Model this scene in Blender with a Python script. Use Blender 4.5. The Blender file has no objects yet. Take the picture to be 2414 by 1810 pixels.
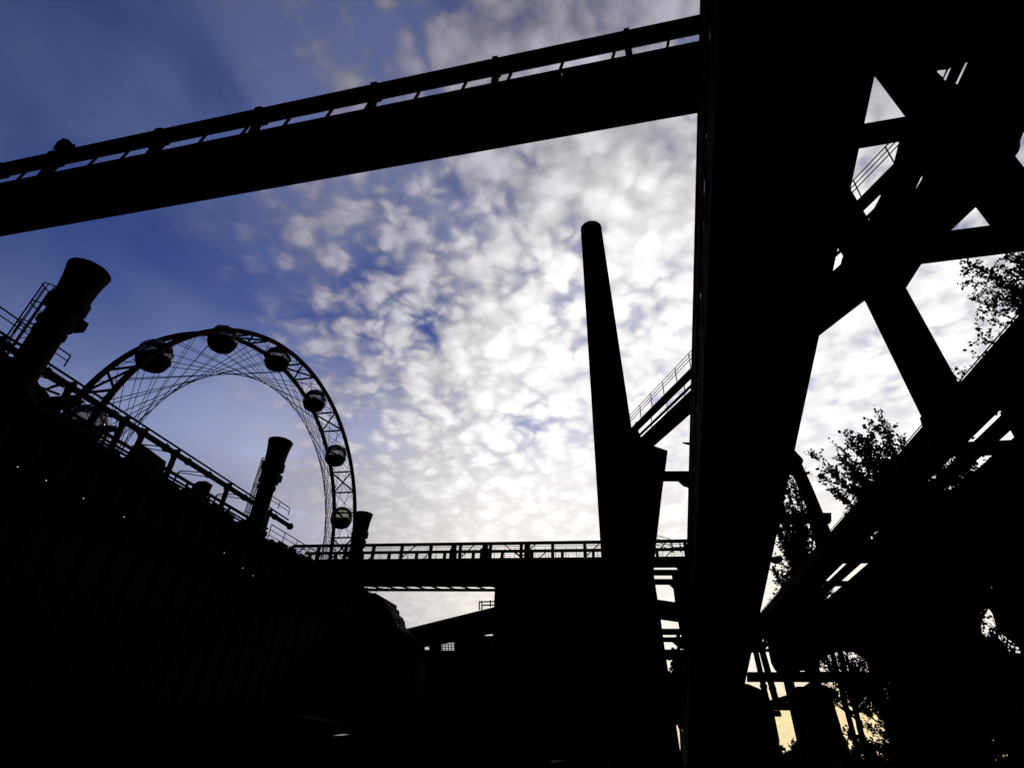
import bpy, bmesh, math, random
from mathutils import Vector, Matrix
from mathutils.geometry import tessellate_polygon
random.seed(7)
R = math.radians
S = bpy.context.scene
COL = S.collection

# ------------------------------------------------------------------ camera
# photograph 2414 x 1810; vanishing points of the plant's grid give the orientation
F = 1280.0; PPX = 1207.0; PPY = 905.0; EYE = Vector((0, 0, 1.6))
_u = Vector((103, -1955, F)).normalized()
_y = Vector((293, 875, F)); _y = (_y - _u * _y.dot(_u)).normalized()
_x = _y.cross(_u)
ROT = Matrix((_x, _y, _u))                      # camera (right, down, fwd) -> world (X right, Y along battery, Z up)

def ray(px, py): return (ROT @ Vector((px - PPX, py - PPY, F))).normalized()
def atX(px, py, X): d = ray(px, py); return EYE + d * (X / d.x)
def atY(px, py, Y): d = ray(px, py); return EYE + d * (Y / d.y)
def atZ(px, py, Z): d = ray(px, py); return EYE + d * ((Z - EYE.z) / d.z)

cam_d = bpy.data.cameras.new('camera'); cam = bpy.data.objects.new('camera', cam_d); COL.objects.link(cam)
cam_d.sensor_width = 36; cam_d.lens = F / 2414 * 36; cam_d.clip_start = 0.05; cam_d.clip_end = 6000
rt, dn, fw = ROT.col[0], ROT.col[1], ROT.col[2]
m = Matrix.Identity(4)
for i in range(3):
    m[i][0] = rt[i]; m[i][1] = -dn[i]; m[i][2] = -fw[i]; m[i][3] = EYE[i]
cam.matrix_world = m
S.camera = cam

# ------------------------------------------------------------------ sky and sun
SUN = ray(1735, 1130)
sun_el = math.asin(SUN.z); sun_az = math.atan2(SUN.x, SUN.y)
W = bpy.data.worlds.new('World'); S.world = W; W.use_nodes = True
nt = W.node_tree; nt.nodes.clear()

class G:
    """small helper that writes node maths"""
    def __init__(s, t): s.t = t
    def node(s, typ, **k):
        n = s.t.nodes.new(typ)
        for a, b in k.items(): setattr(n, a, b)
        return n
    def put(s, sock, v):
        if isinstance(v, bpy.types.NodeSocket): s.t.links.new(v, sock)
        elif v is not None: sock.default_value = v
    def m(s, op, a, b=None, c=None, clamp=False):
        n = s.node('ShaderNodeMath', operation=op, use_clamp=clamp)
        for i, v in enumerate((a, b, c)):
            if v is not None: s.put(n.inputs[i], v)
        return n.outputs[0]
    def v(s, op, a, b=None, sc=None):
        n = s.node('ShaderNodeVectorMath', operation=op)
        s.put(n.inputs[0], a)
        if b is not None: s.put(n.inputs[1], b)
        if sc is not None: s.put(n.inputs['Scale'], sc)
        return n.outputs['Value'] if op in ('DOT_PRODUCT', 'LENGTH') else n.outputs['Vector']
    def noise(s, vec, scale, detail=4, rough=.5, dist=0, col=False, lac=2.0):
        n = s.node('ShaderNodeTexNoise'); s.put(n.inputs['Vector'], vec)
        for k, val in (('Scale', scale), ('Detail', detail), ('Roughness', rough), ('Distortion', dist), ('Lacunarity', lac)): n.inputs[k].default_value = val
        return n.outputs['Color'] if col else n.outputs[0]
    def voro(s, vec, scale, smooth=0):
        n = s.node('ShaderNodeTexVoronoi', voronoi_dimensions='2D', feature='SMOOTH_F1' if smooth else 'F1'); s.put(n.inputs['Vector'], vec)
        n.inputs['Scale'].default_value = scale
        if smooth: n.inputs['Smoothness'].default_value = smooth
        return n.outputs['Distance']
    def ss(s, v, a, b, c=0., d=1.):
        n = s.node('ShaderNodeMapRange', interpolation_type='SMOOTHSTEP')
        s.put(n.inputs[0], v)
        for i, q in enumerate((a, b, c, d)): s.put(n.inputs[i + 1], q)
        return n.outputs[0]
    def mix(s, f, a, b):
        n = s.node('ShaderNodeMix', data_type='RGBA'); s.put(n.inputs['Factor'], f)
        s.put(n.inputs[6], a); s.put(n.inputs[7], b); return n.outputs[2]
    def xyz(s, v):
        n = s.node('ShaderNodeSeparateXYZ'); s.put(n.inputs[0], v); return n.outputs
    def comb(s, x, y, z):
        n = s.node('ShaderNodeCombineXYZ')
        for i, q in enumerate((x, y, z)): s.put(n.inputs[i], q)
        return n.outputs[0]

def build_sky():
    g = G(nt)
    sky = g.node('ShaderNodeTexSky', sky_type='NISHITA'); sky.sun_disc = False
    sky.sun_elevation = sun_el; sky.sun_rotation = sun_az
    sky.air_density = 1.0; sky.dust_density = 0.6; sky.ozone_density = 3.0; sky.altitude = 100
    d = g.node('ShaderNodeTexCoord').outputs['Generated']
    dx, dy, dz = g.xyz(d)[0:3]
    zc = g.m('MAXIMUM', dz, 0.0)
    den = g.m('ADD', zc, 0.28)
    px, py = g.m('DIVIDE', dx, den), g.m('DIVIDE', dy, den)
    P = g.comb(px, py, 0.0)                                  # position on a curved cloud layer
    mu = g.m('MAXIMUM', g.v('DOT_PRODUCT', d, tuple(SUN)), 0.0)
    p2 = g.m('POWER', mu, 2.2); p8 = g.m('POWER', mu, 9.0); p40 = g.m('POWER', mu, 45.0)
    # clear air: the blue of the Nishita sky
    clear = g.v('MULTIPLY', sky.outputs[0], (0.027, 0.034, 0.074))
    # thin veil, streaky and very soft
    wv = g.v('ADD', P, g.v('SCALE', g.v('SUBTRACT', g.noise(P, 2.2, 2, .5, col=True), (.5, .5, .5)), sc=.35))
    veil = g.ss(g.noise(g.v('MULTIPLY', wv, (1.0, .7, 1)), 2.6, 4, .5), .34, .70)
    # cloudlets: packed cells of two sizes, warped, with billows on top
    w1 = g.v('SUBTRACT', g.noise(P, 10.0, 3, .55, col=True), (.5, .5, .5))
    w2 = g.v('ADD', P, g.v('SCALE', w1, sc=.048))
    n1 = g.noise(w2, 13.0, 6, .54)
    n1b = g.noise(g.v('ADD', w2, (3.1, 1.7, 0.)), 46.0, 4, .6)
    c1 = g.voro(w2, 14.0, .35); c2 = g.voro(g.v('ADD', w2, g.v('SCALE', w1, sc=.03)), 31.0, .3)
    h1 = g.ss(c1, .62, .02); h2 = g.ss(c2, .64, .02)
    big = g.noise(g.v('ADD', P, (4.3, 2.2, 0.)), 3.4, 3, .55)
    hgt = g.m('ADD', g.m('ADD', g.m('MULTIPLY', h1, .40), g.m('MULTIPLY', h2, .22)), g.m('ADD', g.m('MULTIPLY', n1, 1.0), g.m('MULTIPLY', n1b, .40)))
    hgt = g.m('SUBTRACT', hgt, 1.03)                           # about -.5 .. .5
    # the cloud field thickens towards the sun's side and thins out to the left
    side = g.m('ADD', px, g.m('MULTIPLY', g.m('SUBTRACT', py, .85), .46))
    cov = g.m('ADD', g.ss(side, -.98, -.14, -.42, .40), g.m('MULTIPLY', g.m('MULTIPLY', g.m('SUBTRACT', big, .5), 1.5), g.ss(side, -.95, -.5, .25, 1.)))
    cov = g.m('ADD', cov, g.m('MULTIPLY', g.ss(dz, .50, .24), .42))
    dens = g.m('ADD', g.m('MULTIPLY', hgt, g.ss(side, -.92, -.50, .10, 1.)), cov)
    alpha = g.ss(dens, -.44, .30)
    soft = g.ss(cov, .02, .40)
    # light coming through the layer: strongest towards the sun, grey where thick or at cell edges
    lum = g.m('ADD', g.m('ADD', .07, g.m('MULTIPLY', g.m('POWER', mu, 3.5), 1.32)), g.m('ADD', g.m('MULTIPLY', p40, .14), g.m('MULTIPLY', p8, .04)))
    lum = g.m('MINIMUM', lum, 1.04)
    relief = g.m('ADD', g.ss(mu, .78, .95, .58, .74), g.m('MULTIPLY', g.ss(hgt, -.46, .40), .50))
    flat = g.m('MAXIMUM', g.m('MULTIPLY', g.ss(mu, .86, .99), .45), g.m('MULTIPLY', g.ss(dz, .50, .20), .70))
    relief = g.m('ADD', g.m('MULTIPLY', relief, g.m('SUBTRACT', 1.0, flat)), g.m('MULTIPLY', flat, .92))
    warm = g.mix(g.ss(mu, .62, .93), (.88, .83, 1.06, 1), (1.0, .972, .975, 1))
    warm = g.mix(g.m('MULTIPLY', g.ss(dz, .42, .20), g.ss(mu, .72, .93)), warm, (1.03, .97, .89, 1))
    warm = g.mix(g.m('MULTIPLY', g.ss(dz, .125, .04), g.ss(mu, .86, .95)), warm, (1.02, .80, .42, 1))
    cl = g.v('SCALE', warm, sc=g.m('MULTIPLY', lum, relief))
    veilc = g.v('SCALE', g.mix(g.ss(mu, .5, .95), (.62, .74, 1.25, 1), (1.0, .98, .96, 1)), sc=g.m('ADD', .12, g.m('MULTIPLY', g.m('POWER', mu, 1.5), .84)))
    vh = g.m('ADD', g.m('MULTIPLY', veil, .30), g.m('MULTIPLY', g.ss(dz, .62, .26), .80), clamp=True)
    base = g.mix(vh, clear, veilc)
    col = g.mix(alpha, base, cl)
    gr = g.ss(dz, -.04, 0.0)
    col = g.mix(gr, (.02, .02, .02, 1), col)
    bg = g.node('ShaderNodeBackground'); g.put(bg.inputs[0], col); bg.inputs[1].default_value = 1.0
    out = g.node('ShaderNodeOutputWorld'); nt.links.new(bg.outputs[0], out.inputs[0])
build_sky()
W.cycles.sampling_method = 'MANUAL'; W.cycles.sample_map_resolution = 256

sl = bpy.data.lights.new('sun', 'SUN'); so = bpy.data.objects.new('sun', sl); COL.objects.link(so)
sl.energy = 0.6; sl.angle = R(12); sl.color = (1, .9, .75)
so.rotation_euler = (-SUN).to_track_quat('-Z', 'Y').to_euler(); so.location = (0, 0, 80)
S.view_settings.view_transform = 'Standard'; S.view_settings.look = 'None'
S.view_settings.exposure = 0; S.view_settings.gamma = 1; S.view_settings.use_curve_mapping = False
S.render.engine = 'CYCLES'
S.cycles.max_bounces = 4; S.cycles.diffuse_bounces = 2; S.cycles.glossy_bounces = 2; S.cycles.transparent_max_bounces = 8

# ------------------------------------------------------------------ materials
def mat(name, c, rough=.8, metal=0., spec=.2, var=.35, scale=3., bump=.0):
    M = bpy.data.materials.new(name); M.use_nodes = True; t = M.node_tree; g = G(t)
    b = t.nodes['Principled BSDF']
    co = g.node('ShaderNodeTexCoord').outputs['Object']
    n = g.noise(co, scale, 6, .6)
    n2 = g.noise(co, scale * .17, 3, .5)
    f = g.m('MULTIPLY', g.m('ADD', g.m('MULTIPLY', g.m('SUBTRACT', n, .5), var * 2.2), 1.), g.m('ADD', .75, g.m('MULTIPLY', n2, .5)))
    g.put(b.inputs['Base Color'], g.v('SCALE', c[:3], sc=f))
    b.inputs['Roughness'].default_value = rough; b.inputs['Metallic'].default_value = metal
    b.inputs['Specular IOR Level'].default_value = spec
    if bump:
        bn = g.node('ShaderNodeBump'); bn.inputs['Strength'].default_value = bump; bn.inputs['Distance'].default_value = .02
        g.put(bn.inputs['Height'], n); t.links.new(bn.outputs[0], b.inputs['Normal'])
    return M
K = dict(  # black bases below: soot deepened by backlit silhouette shade put into the colour
    steel=mat('silhouette_steel', (.0017, .0017, .0017), .9, spec=.02),
    rust=mat('silhouette_rusted_steel', (.0020, .0017, .0016), .9, spec=.02, var=.6),
    red=mat('dull_red_paint', (.022, .0028, .002), .7, spec=.12),
    rim=mat('dark_red_rim', (.011, .0022, .0018), .85, spec=.02),
    brick=mat('silhouette_brick', (.0014, .0013, .0013), .95, spec=.03, bump=.4),
    conc=mat('silhouette_concrete', (.0018, .0018, .0018), .95, spec=0.),
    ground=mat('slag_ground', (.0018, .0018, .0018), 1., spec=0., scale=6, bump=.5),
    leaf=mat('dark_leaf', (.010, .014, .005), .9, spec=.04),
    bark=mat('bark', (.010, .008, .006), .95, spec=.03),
    cream=mat('cabin_panel', (.20, .18, .12), .6, spec=.3),
)
def glassmat(name, tint=(.8, .82, .8), mixf=.75):
    M = bpy.data.materials.new(name); M.use_nodes = True; t = M.node_tree; t.nodes.clear(); g = G(t)
    tr = g.node('ShaderNodeBsdfTransparent'); tr.inputs[0].default_value = (*tint, 1)
    gl = g.node('ShaderNodeBsdfGlossy'); gl.inputs['Roughness'].default_value = .08; gl.inputs[0].default_value = (.8, .8, .8, 1)
    fr = g.node('ShaderNodeFresnel'); fr.inputs[0].default_value = 1.45
    mx = g.node('ShaderNodeMixShader'); g.put(mx.inputs[0], fr.outputs[0])
    t.links.new(tr.outputs[0], mx.inputs[1]); t.links.new(gl.outputs[0], mx.inputs[2])
    o = g.node('ShaderNodeOutputMaterial'); t.links.new(mx.outputs[0], o.inputs[0]); return M
K['glass'] = glassmat('cabin_glass', (.62, .61, .52))
K['pane'] = mat('dusty_window_glass', (.30, .30, .31), .15, metal=.9, spec=.5, var=.6, scale=.9)
K['shiny'] = mat('bright_sheet', (.8, .76, .62), .3, metal=1., var=.25, scale=14)
def emis(name, c, s):
    M = bpy.data.materials.new(name); M.use_nodes = True; b = M.node_tree.nodes['Principled BSDF']
    b.inputs['Base Color'].default_value = (.5, .5, .5, 1); b.inputs['Emission Color'].default_value = (*c, 1); b.inputs['Emission Strength'].default_value = s; return M
K['lamp'] = emis('lit_lamp_lens', (1, .95, .85), .7)

# ------------------------------------------------------------------ mesh helpers
class MB:
    def __init__(s): s.v = []; s.f = []
    def add(s, vs, fs):
        o = len(s.v); s.v += [Vector(q) for q in vs]; s.f += [[o + i for i in q] for q in fs]; return s
    def hull8(s, a):     # 8 corners: bottom ring 0-3, top ring 4-7
        return s.add(a, [(3, 2, 1, 0), (4, 5, 6, 7), (0, 1, 5, 4), (1, 2, 6, 5), (2, 3, 7, 6), (3, 0, 4, 7)])
    def box(s, lo, hi):
        x0, y0, z0 = lo; x1, y1, z1 = hi
        return s.hull8([(x0, y0, z0), (x1, y0, z0), (x1, y1, z0), (x0, y1, z0), (x0, y0, z1), (x1, y0, z1), (x1, y1, z1), (x0, y1, z1)])
    def beam(s, a, b, w, h=None, up=(0, 0, 1)):
        a, b = Vector(a), Vector(b); h = h or w; d = (b - a).normalized(); up = Vector(up)
        if abs(d.dot(up)) > .98: up = Vector((0, 1, 0))
        r = d.cross(up).normalized() * (w / 2); u = r.cross(d).normalized() * (h / 2)
        return s.hull8([a - r - u, a + r - u, a + r + u, a - r + u, b - r - u, b + r - u, b + r + u, b - r + u])
    def tube(s, a, b, r0, r1=None, n=8, cap=True):
        a, b = Vector(a), Vector(b); r1 = r0 if r1 is None else r1; d = (b - a).normalized()
        t = Vector((0, 0, 1)) if abs(d.z) < .9 else Vector((0, 1, 0))
        e = d.cross(t).normalized(); q = d.cross(e)
        vs = []
        for c, r in ((a, r0), (b, r1)):
            vs += [c + (e * math.cos(2 * math.pi * i / n) + q * math.sin(2 * math.pi * i / n)) * r for i in range(n)]
        fs = [(i, (i + 1) % n, n + (i + 1) % n, n + i) for i in range(n)]
        if cap: fs += [list(range(n))[::-1], list(range(n, 2 * n))]
        return s.add(vs, fs)
    def path(s, pts, r, n=6):
        for a, b in zip(pts, pts[1:]): s.tube(a, b, r, n=n)
        return s
    def lathe(s, prof, base=(0, 0, 0), n=24, axis=None, cap=True):
        base = Vector(base); q = (Vector(axis).to_track_quat('Z', 'Y') if axis is not None else None); vs = []
        for r, z in prof:
            for i in range(n):
                p = Vector((r * math.cos(2 * math.pi * i / n), r * math.sin(2 * math.pi * i / n), z))
                vs.append(base + (q @ p if q else p))
        fs = []
        for k in range(len(prof) - 1):
            fs += [(k * n + i, k * n + (i + 1) % n, (k + 1) * n + (i + 1) % n, (k + 1) * n + i) for i in range(n)]
        if cap: fs += [list(range(n))[::-1], [(len(prof) - 1) * n + i for i in range(n)]]
        return s.add(vs, fs)
    def plate(s, outer, holes=(), off=(0, .3, 0)):
        """flat outline (3-D points in one plane) given a thickness, with openings"""
        loops = [[Vector(p) for p in outer]] + [[Vector(p) for p in h] for h in holes]
        off = Vector(off); flat = [p for l in loops for p in l]; n = len(flat); o = len(s.v)
        tri = tessellate_polygon(loops)
        s.v += flat + [p + off for p in flat]
        for t in tri: s.f.append([o + t[0], o + t[1], o + t[2]]); s.f.append([o + n + t[2], o + n + t[1], o + n + t[0]])
        k = 0
        for l in loops:
            L = len(l)
            for i in range(L): a, b = o + k + i, o + k + (i + 1) % L; s.f.append([a, b, n + b, n + a])
            k += L
        return s
    def build(s, name, m, parent=None, smooth=False):
        me = bpy.data.meshes.new(name)
        me.from_pydata([tuple(p) for p in s.v], [], s.f); me.update()
        bm = bmesh.new(); bm.from_mesh(me); bmesh.ops.recalc_face_normals(bm, faces=bm.faces); bm.to_mesh(me); bm.free()
        me.materials.append(m)
        if smooth:
            for p in me.polygons: p.use_smooth = True
            try: me.set_sharp_from_angle(angle=R(35))
            except Exception: pass
        o = bpy.data.objects.new(name, me); COL.objects.link(o)
        if parent is not None: o.parent = parent; o.matrix_parent_inverse = world_of(parent).inverted()
        return o
def world_of(o):
    M = Matrix.LocRotScale(o.location, o.rotation_euler, o.scale)
    if o.parent: M = world_of(o.parent) @ o.matrix_parent_inverse @ M
    return M
def tag(o, label=None, cat=None, group=None, kind=None):
    for k, v in (('label', label), ('category', cat), ('group', group), ('kind', kind)):
        if v: o[k] = v
    return o
def thing(name, loc, label, cat, group=None):
    o = bpy.data.objects.new(name, None); COL.objects.link(o); o.location = loc; o.empty_display_size = .3
    return tag(o, label, cat, group)
def child_copy(src, parent, M=None):
    c = src.copy(); COL.objects.link(c); c.parent = parent; c.matrix_parent_inverse = Matrix.Identity(4)
    if M is not None: c.matrix_basis = M
    return c
def local(o):            # put a part's mesh into its parent's own space (for things that get copied)
    o.matrix_parent_inverse = Matrix.Identity(4); return o
lerp = lambda a, b, t: a + (b - a) * t

# ------------------------------------------------------------------ key planes (metres)
XB = -22.8            # face of the oven battery
YM = 44.4             # near side of the middle bridge
YC = 39.6             # chimney
C = lambda pts, Y: [atY(x, y, Y) for x, y in pts]

# ================================================================== ground
def ground():
    b = MB(); X0, X1, Y0, Y1 = -31., -23.6, 14., 50.      # boarding pit of the wheel
    xs = [-900, X0, X1, 900]; ys = [-900, Y0, Y1, 1500]
    for i in range(3):
        for j in range(3):
            if i == 1 and j == 1: continue
            b.add([(xs[i], ys[j], 0), (xs[i + 1], ys[j], 0), (xs[i + 1], ys[j + 1], 0), (xs[i], ys[j + 1], 0)], [(0, 1, 2, 3)])
    z = -2.2
    b.add([(X0, Y0, z), (X1, Y0, z), (X1, Y1, z), (X0, Y1, z), (X0, Y0, 0), (X1, Y0, 0), (X1, Y1, 0), (X0, Y1, 0)],
          [(0, 1, 2, 3), (0, 1, 5, 4), (1, 2, 6, 5), (2, 3, 7, 6), (3, 0, 4, 7)])
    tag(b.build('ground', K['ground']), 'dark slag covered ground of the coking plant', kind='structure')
    g = MB(); g.box((-9, -20, .002), (-3, 120, .02))
    tag(g.build('path', K['conc']), 'dark paved path beside the oven battery', kind='structure')
ground()

# ================================================================== coke oven battery on the left
def battery():
    Y0, Y1 = -14., 46.
    t = thing('oven_battery', (XB, 16, 0), 'long silhouette black coke oven battery running down the left side', 'oven battery')
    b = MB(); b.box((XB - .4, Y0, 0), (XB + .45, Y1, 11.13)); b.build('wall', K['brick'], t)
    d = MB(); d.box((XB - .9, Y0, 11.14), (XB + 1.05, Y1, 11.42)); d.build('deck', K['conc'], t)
    # buckstays and oven doors
    bs = MB().box((0, -.14, 0), (.28, .14, 11.1)); dr = MB().box((0, -.42, 0), (.2, .42, 6.2)); hd = MB().box((0, -.3, -.06), (.09, .3, .06))
    bs = bs.build('buckstay', K['steel'], t); dr = dr.build('oven_door', K['rust'], t); hd = hd.build('door_latch', K['steel'], dr)
    first = True
    for o in (bs, dr, hd): o.matrix_parent_inverse = Matrix.Identity(4)
    y = Y0 + .7
    while y < Y1 - .6:
        L1 = Matrix.Translation((.45, y - 16, 0)); L2 = Matrix.Translation((.45, y - 16 + .68, 2.4)); L3 = Matrix.Translation((.2, 0, 3.4))
        if first: bs.matrix_basis = L1; dr.matrix_basis = L2; hd.matrix_basis = L3; first = False
        else:
            child_copy(bs, t, L1); c = child_copy(dr, t, L2); child_copy(hd, c, L3)
        y += 1.36
    # bench (wharf) at the foot, and service ledge
    w = MB(); w.box((XB + .46, Y0, 0), (XB + 3.0, Y1, 2.2)); w.build('bench', K['conc'], t)
    e = MB(); e.box((XB + .73, Y0, 9.3), (XB + 1.3, Y1, 9.42)); e.build('ledge', K['steel'], t)
    # ragged row of charging hole gear along the deck edge
    y = 8.; k = 0
    while y < 44:
        h = random.uniform(.12, .42); q = MB(); q.box((XB + .3, y, 11.43), (XB + .9, y + random.uniform(.3, .9), 11.43 + h))
        q.lathe([(.16, 0), (.16, h + .12), (.08, h + .14)], (XB + .6, y + .2, 11.43), 10); q.build('charging_lid', K['rust'], t)
        y += random.uniform(.9, 1.7); k += 1
    # low raised edge panels
    for a, b_ in ((13.2, 15.6), (19.4, 22.2), (33., 36.)):
        q = MB(); q.box((XB + .96, a, 11.43), (XB + 1.02, b_, 11.6)); q.build('kick_plate', K['steel'], t)
    return t
battery()

def railing(name, pts, h, label, group, mid=2, r=.028, sp=1.6, m=None):
    """tubular guard rail along a polyline of foot points"""
    pts = [Vector(p) for p in pts]; up = Vector((0, 0, h))
    t = thing(name, pts[0], label, 'railing', group)
    for a, b in zip(pts, pts[1:]):
        n = max(1, round((b - a).length / sp))
        for i in range(n + 1):
            if i == 0 and a is not pts[0]: continue
            p = lerp(a, b, i / n); MB().tube(p, p + up, r, n=6).build('post', m or K['steel'], t)
        for k in range(mid + 1):
            f = 1 - k / (mid + 1); MB().tube(a + up * f, b + up * f, r * (1 if k == 0 else .75), n=6).build('rail', m or K['steel'], t)
    return t

def gas_main():
    X = XB; z = 13.42
    t = thing('gas_main', (X, 20, 11.9), 'long gas pipe on short posts above the oven battery with thin line on top', 'pipe')
    y0, y1 = -6., 33.6
    b = MB(); b.tube((X, y0, z), (X, y1, z), .145, n=12); b.build('pipe', K['steel'], t, True)
    MB().tube((X, y0, z + .34), (X, y1 - .3, z + .34), .05, n=6).build('thin_line', K['steel'], t)
    MB().lathe([(.0, -.02), (.2, -.02), (.24, .1), (.2, .22), (0, .24)], (X, y1, z), 12, axis=(0, 1, 0), cap=False).build('end_cap', K['steel'], t, True)
    y = -4.
    for y in (-3., 1.2, 5.0, 8.8, 12.4, 15.6, 18.6, 19.8, 22.1, 26.6, 31.):
        q = MB(); q.beam((X, y, 11.42), (X, y, z - .1), .2, .2); q.box((X - .2, y - .07, z - .18), (X + .2, y + .07, z + .22)); q.build('post', K['steel'], t)
    for y in [v * 1.73 + .6 for v in range(0, 19)]:
        q = MB(); q.lathe([(.2, -.05), (.2, .05)], (X, y, z), 10, axis=(0, 1, 0))
        q.tube((X, y, z), (X, y, z + .36), .02, n=5); q.build('flange', K['steel'], t)
    for y in (14.2, 17.3, 21.0, 24.2, 27.5):              # bent branch lines reaching down to the deck
        q = MB(); q.path([(X, y, z - .12), (X - .5, y - .9, z - .42), (X - .55, y - 1.05, 11.5)], .03, 6); q.build('branch_line', K['steel'], t)
        q = MB(); q.path([(X, y + .7, z - .12), (X - .5, y - .2, z - .3), (X - .6, y - .9, z - .5), (X - .62, y - 1.0, 11.5)], .025, 6); q.build('branch_line', K['steel'], t)
gas_main()
railing('guard_rail', [(XB - .75, 17.6, 11.42), (XB - .75, 30.2, 11.42)], 1.0, 'thin double guard rail on the battery deck below the gas pipe', 'guard rails on the battery', 2, .026, 1.9)
railing('guard_rail', [(XB + .9, 30.4, 11.42), (XB + .9, 36.9, 11.42)], 1.0, 'guard rail at the far end of the battery deck', 'guard rails on the battery', 2, .03, 1.6)
railing('guard_rail', [(XB + .5, 11.2, 13.75), (XB + .5, 14.6, 13.75)], .55, 'short guard rail right of the nearest flared stack', 'guard rails on the battery', 1, .03, 1.2)
railing('guard_rail', [(XB + .5, 28.6, 13.75), (XB + .5, 32.4, 13.75)], .5, 'short guard rail right of the middle flared stack', 'guard rails on the battery', 1, .03, 1.2)

def cable_tray():
    t = thing('cable_tray', (XB - .4, 18, 11.9), 'twin cable troughs laid along the battery deck', 'cable tray')
    for dz_, w in ((.62, .12), (.36, .05), (.2, .05)):
        MB().box((XB - .2, 12.5, 11.9 + dz_ - w / 2), (XB - .05, 31.5, 11.9 + dz_ + w / 2)).build('trough', K['steel'], t)
    for i in range(11): MB().box((XB - .18, 12.6 + i * 1.85, 11.42), (XB - .07, 12.7 + i * 1.85, 12.5)).build('support', K['steel'], t)
cable_tray()

def hood(name, px, X, thick, label, cat, holes=()):
    pts = [atX(x, y, X) for x, y in px]; t = thing(name, pts[0], label, cat)
    MB().plate(pts, [[atX(x, y, X) for x, y in h] for h in holes], (-thick, 0, 0)).build('casing', K['rust'], t)
    return t
# machinery on the deck at the left: outlines taken where they stand, with their own depth
h = hood('charging_car', [(-60, 800), (0, 800), (18, 838), (60, 850), (80, 878), (92, 905), (112, 925), (124, 960), (112, 975), (165, 935), (182, 930), (200, 948), (184, 958), (128, 965), (100, 985), (128, 1000), (150, 985), (210, 1010), (238, 1002), (276, 1003), (274, 1018), (240, 1012), (230, 1045), (150, 1100), (-60, 1100)], XB + .25, 1.6,
     'bulky charging car with pointed eaves under the nearest flared stack', 'charging car',
     holes=[[(88, 948), (96, 954), (92, 962), (84, 958)], [(120, 955), (132, 957), (128, 962), (118, 961)], [(93, 960), (108, 968), (104, 973), (92, 967)]])
for a, b in (((75, 905), (140, 930)), ((80, 925), (150, 905)), ((120, 912), (160, 900)), ((95, 880), (150, 912))):
    MB().tube(atX(*a, XB + .5), atX(*b, XB + .5), .05, n=6).build('pipe', K['steel'], h)
for a, b in (((120, 955), (124, 980)), ((92, 962), (128, 975)), ((100, 952), (104, 972)), ((110, 955), (114, 976))):
    MB().tube(atX(*a, XB + .1), atX(*b, XB + .1), .03, n=5).build('bar', K['steel'], h)
hood('sheet_screen', [(330, 1042), (392, 1088), (385, 1120), (312, 1082)], XB + .15, .08, 'flat sheet metal screen between two pipe posts on the battery', 'screen')
hood('vent_pipe_box', [(474, 1140), (486, 1133), (502, 1143), (478, 1196), (455, 1186)], XB + .2, .5, 'short stubby vent box standing beside the gas pipe', 'vent')

# ================================================================== flared stacks
def stack(X, Y, ztop, label, cage_side):
    z0 = 11.44; Hh = ztop - z0; k = (Hh - .0) / 5.6
    t = thing('flare_stack', (X, Y, z0), label, 'stack', 'flared stacks on the battery')
    P = lambda a: [(r * k, z * k) for r, z in a]
    MB().lathe(P([(.5, 0), (.5, .5), (.44, .55), (.44, 2.55)]), (X, Y, z0), 28).build('shaft', K['steel'], t, True)
    MB().lathe(P([(.50, 2.55), (.50, 2.72), (.46, 2.74), (.46, 2.95), (.56, 2.98), (.56, 3.12), (.49, 3.16), (.49, 3.75)]), (X, Y, z0), 28).build('collar', K['steel'], t, True)
    MB().lathe(P([(.65, 3.75), (.65, 4.12), (.56, 4.14)]), (X, Y, z0), 28).build('mantle_ring', K['steel'], t, True)
    MB().lathe(P([(.565, 4.14), (.575, 4.5), (.61, 4.95), (.66, 5.3), (.715, 5.56), (.715, 5.6), (.68, 5.6), (.6, 5.2), (.52, 4.6), (.5, 4.3)]), (X, Y, z0), 32).build('bell', K['steel'], t, True)
    MB().box((X - .25, Y + .3 * k, z0 + 3.3 * k), (X + .25, Y + .85 * k, z0 + 3.7 * k)).build('burner_box', K['steel'], t)
    MB().lathe(P([(.75, -.02), (.75, .12), (.55, .3)]), (X, Y, z0), 20).build('base_ring', K['steel'], t)
    # caged ladder on the near side
    lad = MB(); yl = Y - .5 * k
    for s in (-.2, .2): lad.tube((X + s, yl - .12, z0), (X + s, yl - .12, z0 + 4.1 * k), .03, n=6)
    lad = lad.build('ladder', K['steel'], t)
    for i in range(14): MB().tube((X - .2, yl - .12, z0 + .25 + i * .29 * k), (X + .2, yl - .12, z0 + .25 + i * .29 * k), .018, n=5).build('rung', K['steel'], lad)
    cg = MB()
    for i in range(7):
        a = math.pi * i / 6; p = Vector((X + math.cos(a) * .3, yl - .12 - math.sin(a) * .48, 0))
        cg.tube(p + Vector((0, 0, z0 + .9)), p + Vector((0, 0, z0 + 4.05 * k)), .02, n=5)
    for z in [z0 + .9 + j * (4.05 * k - .9) / 4 for j in range(5)]:
        cg.path([(X + math.cos(math.pi * i / 8) * .3, yl - .12 - math.sin(math.pi * i / 8) * .48, z) for i in range(9)], .025, 5)
    cg.build('ladder_cage', K['steel'], t)
XS = XB + .7
for (px, lab) in (((211, 640), 'large flared black stack nearest to the camera at the left edge'),
                  ((662, 1041), 'middle flared stack standing inside the curve of the wheel'),
                  ((858, 1211), 'farthest flared stack at the foot of the wheel by the bridge')):
    p = atX(*px, XS); stack(XS, p.y, p.z, lab, 1)

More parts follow.
